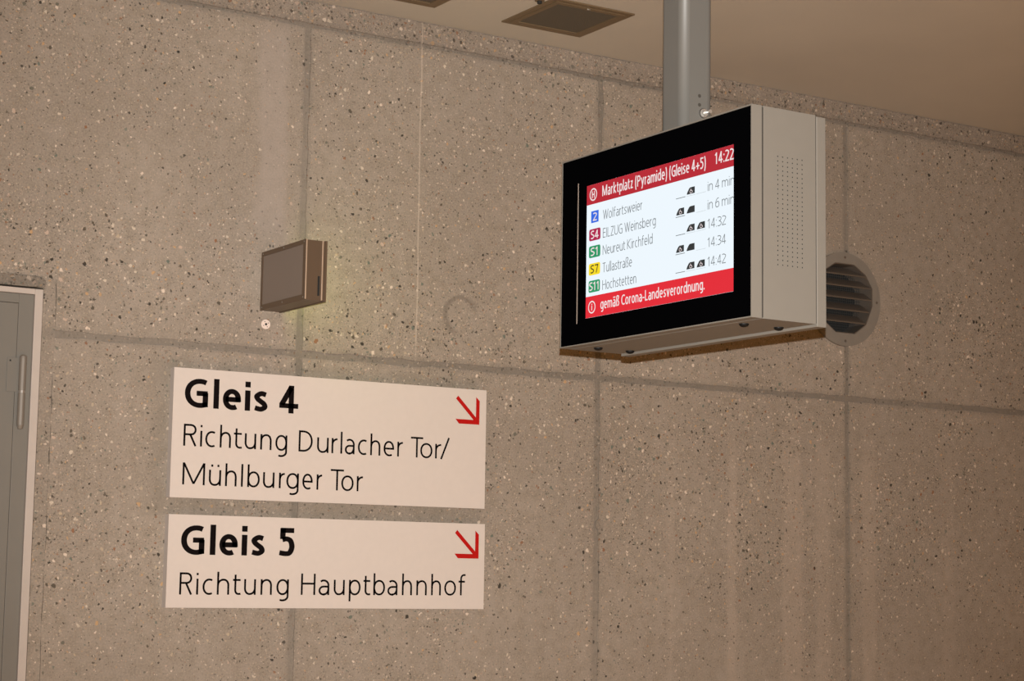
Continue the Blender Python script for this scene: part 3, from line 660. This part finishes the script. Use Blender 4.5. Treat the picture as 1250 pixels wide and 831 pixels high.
# ------------------------------------------------------------------ lit box on the wall (its glowing face looks away)
gx0, gx1, gy, gz0, gz1 = 2.1868, 2.2490, -.2780, 2.3100, 2.4722
g = empty('exit_light_box', (gx0, 0, gz0)); tag(g, 'small bronze light box with grey front panel, sticking out from the wall', 'light box')
bm = bmesh.new()
ringprism(bm, [(gy, gz0), (-.0008, gz0), (-.0008, gz1), (gy, gz1)], [(gy + .016, gz0 + .0155), (-.012, gz0 + .0155), (-.012, gz1 - .012), (gy + .016, gz1 - .012)], 'x', gx0, gx0 + .004)
obj('front_frame', bm, M['boxmetal'], g)
box('front_panel', M['panel'], g, gx0 + .0012, gx0 + .003, gy + .0162, -.0122, gz0 + .0157, gz1 - .0122)
box('box_body', M['boxmetal'], g, gx0 + .0042, gx1 - .0045, gy + .003, -.0008, gz0 + .001, gz1 - .001)
bm = bmesh.new(); bx(bm, gx0 + .0002, gx0 + .0038, gy - .0022, gy - .0003, gz0 + .002, gz1 - .0005, .0006); obj('edge_strip', bm, M['boxedge'], g)
bm = bmesh.new(); bx(bm, gx1 - .0135, gx1 - .0100, gy - .0005, gy + .0028, gz0 + .002, gz1 - .0015, .0006); obj('edge_strip', bm, M['boxedge'], g)
bm = bmesh.new()
ringprism(bm, [(gy, gz0 - .001), (-.0008, gz0 - .001), (-.0008, gz1), (gy, gz1)], [(gy + .01, gz0 + .01), (-.010, gz0 + .01), (-.010, gz1 - .01), (gy + .01, gz1 - .01)], 'x', gx1 - .0045, gx1 + .001)
obj('rear_frame', bm, M['boxmetal'], g)
box('glowing_face', M['lit'], g, gx1 - .0044, gx1 - .0015, gy + .0102, -.0102, gz0 + .0102, gz1 - .0102)
box('latch', M['dark'], g, gx1 - .0235, gx1 - .0185, gy + .0005, gy + .0035, gz0 + .014, gz0 + .066)
for yy in (-.012, -.142, gy + .010):
    for zz in (gz0 + .008, gz1 - .006):
        bm = bmesh.new(); prism(bm, circ(yy, zz, .0022, 10), 'x', gx0 - .0010, gx0 + .0005); obj('screw', bm, M['steel'], g)

# white plug under it
q = empty('wall_plug', (2.2049, 0, 2.2740)); tag(q, 'small round white plug with a dark centre on the wall below the light box', 'plug')
bm = bmesh.new(); prism(bm, circ(2.2049, 2.2740, .0135, 24), 'y', -.004, -.0005, .001); obj('disc', bm, M['plug'], q)
bm = bmesh.new(); prism(bm, circ(2.2049, 2.2740, .0036, 6), 'y', -.0048, -.0038); obj('screw', bm, M['dark'], q)
for k in range(4):
    a_ = k * math.pi / 2 + .5; bm = bmesh.new(); prism(bm, circ(2.2049 + .008 * math.cos(a_), 2.274 + .008 * math.sin(a_), .0013, 6), 'y', -.0046, -.0038); obj('pin_hole', bm, M['boxseam'], q)

# ------------------------------------------------------------------ ceiling vents
def cvent(x0, x1, y0, y1, label):
    t = empty('ceiling_vent', ((x0 + x1) / 2, (y0 + y1) / 2, ZC)); tag(t, label, 'vent', 'ceiling vents along the wall')
    R = lambda i: [(x0 + i, y0 + i), (x1 - i, y0 + i), (x1 - i, y1 - i), (x0 + i, y1 - i)]
    bm = bmesh.new(); ringprism(bm, R(0), R(.017), 'z', ZC - .0045, ZC - .0003); obj('outer_frame', bm, M['bronze'], t)
    bm = bmesh.new(); ringprism(bm, R(.0185), R(.034), 'z', ZC - .0065, ZC - .0003); obj('inner_frame', bm, M['bronze'], t)
    bm = bmesh.new(); a = .036; x = x0 + a
    while x < x1 - a: bx(bm, x, x + .0022, y0 + a - .001, y1 - a + .001, ZC - .0042, ZC - .0030); x += .0052
    yy = y0 + a
    while yy < y1 - a: bx(bm, x0 + a - .001, x1 - a + .001, yy, yy + .0022, ZC - .0030, ZC - .0018); yy += .0052
    o = obj('grille_mesh', bm, M['grille'], t); tag(o, kind='stuff')
    box('grille_back', M['dark'], t, x0 + .034, x1 - .034, y0 + .034, y1 - .034, ZC - .0012, ZC - .0002)
    bm = bmesh.new(); prism(bm, circ((x0 + x1) / 2 - .006, y0 + .024, .006, 14, .0035), 'z', ZC - .0080, ZC - .0064); obj('latch', bm, M['bright'], t)
cvent(2.8640, 3.1410, -.4250, -.1420, 'square bronze-framed ceiling vent with dark mesh, seen whole, left of the post')
cvent(2.3550, 2.6320, -.4250, -.1520, 'square bronze-framed ceiling vent cut by the top edge of the picture, farther left')
t = empty('ceiling_sprinkler', (2.842, -.381, ZC)); tag(t, 'small round dark fitting on the ceiling at the top edge, between the two vents', 'ceiling fitting')
bm = bmesh.new(); prism(bm, circ(2.842, -.381, .014, 24), 'z', ZC - .005, ZC - .0003, .001); obj('rose', bm, M['bronze'], t)
bm = bmesh.new(); prism(bm, circ(2.842, -.381, .007, 16), 'z', ZC - .012, ZC - .0049, .001); obj('nozzle', bm, M['dark'], t)
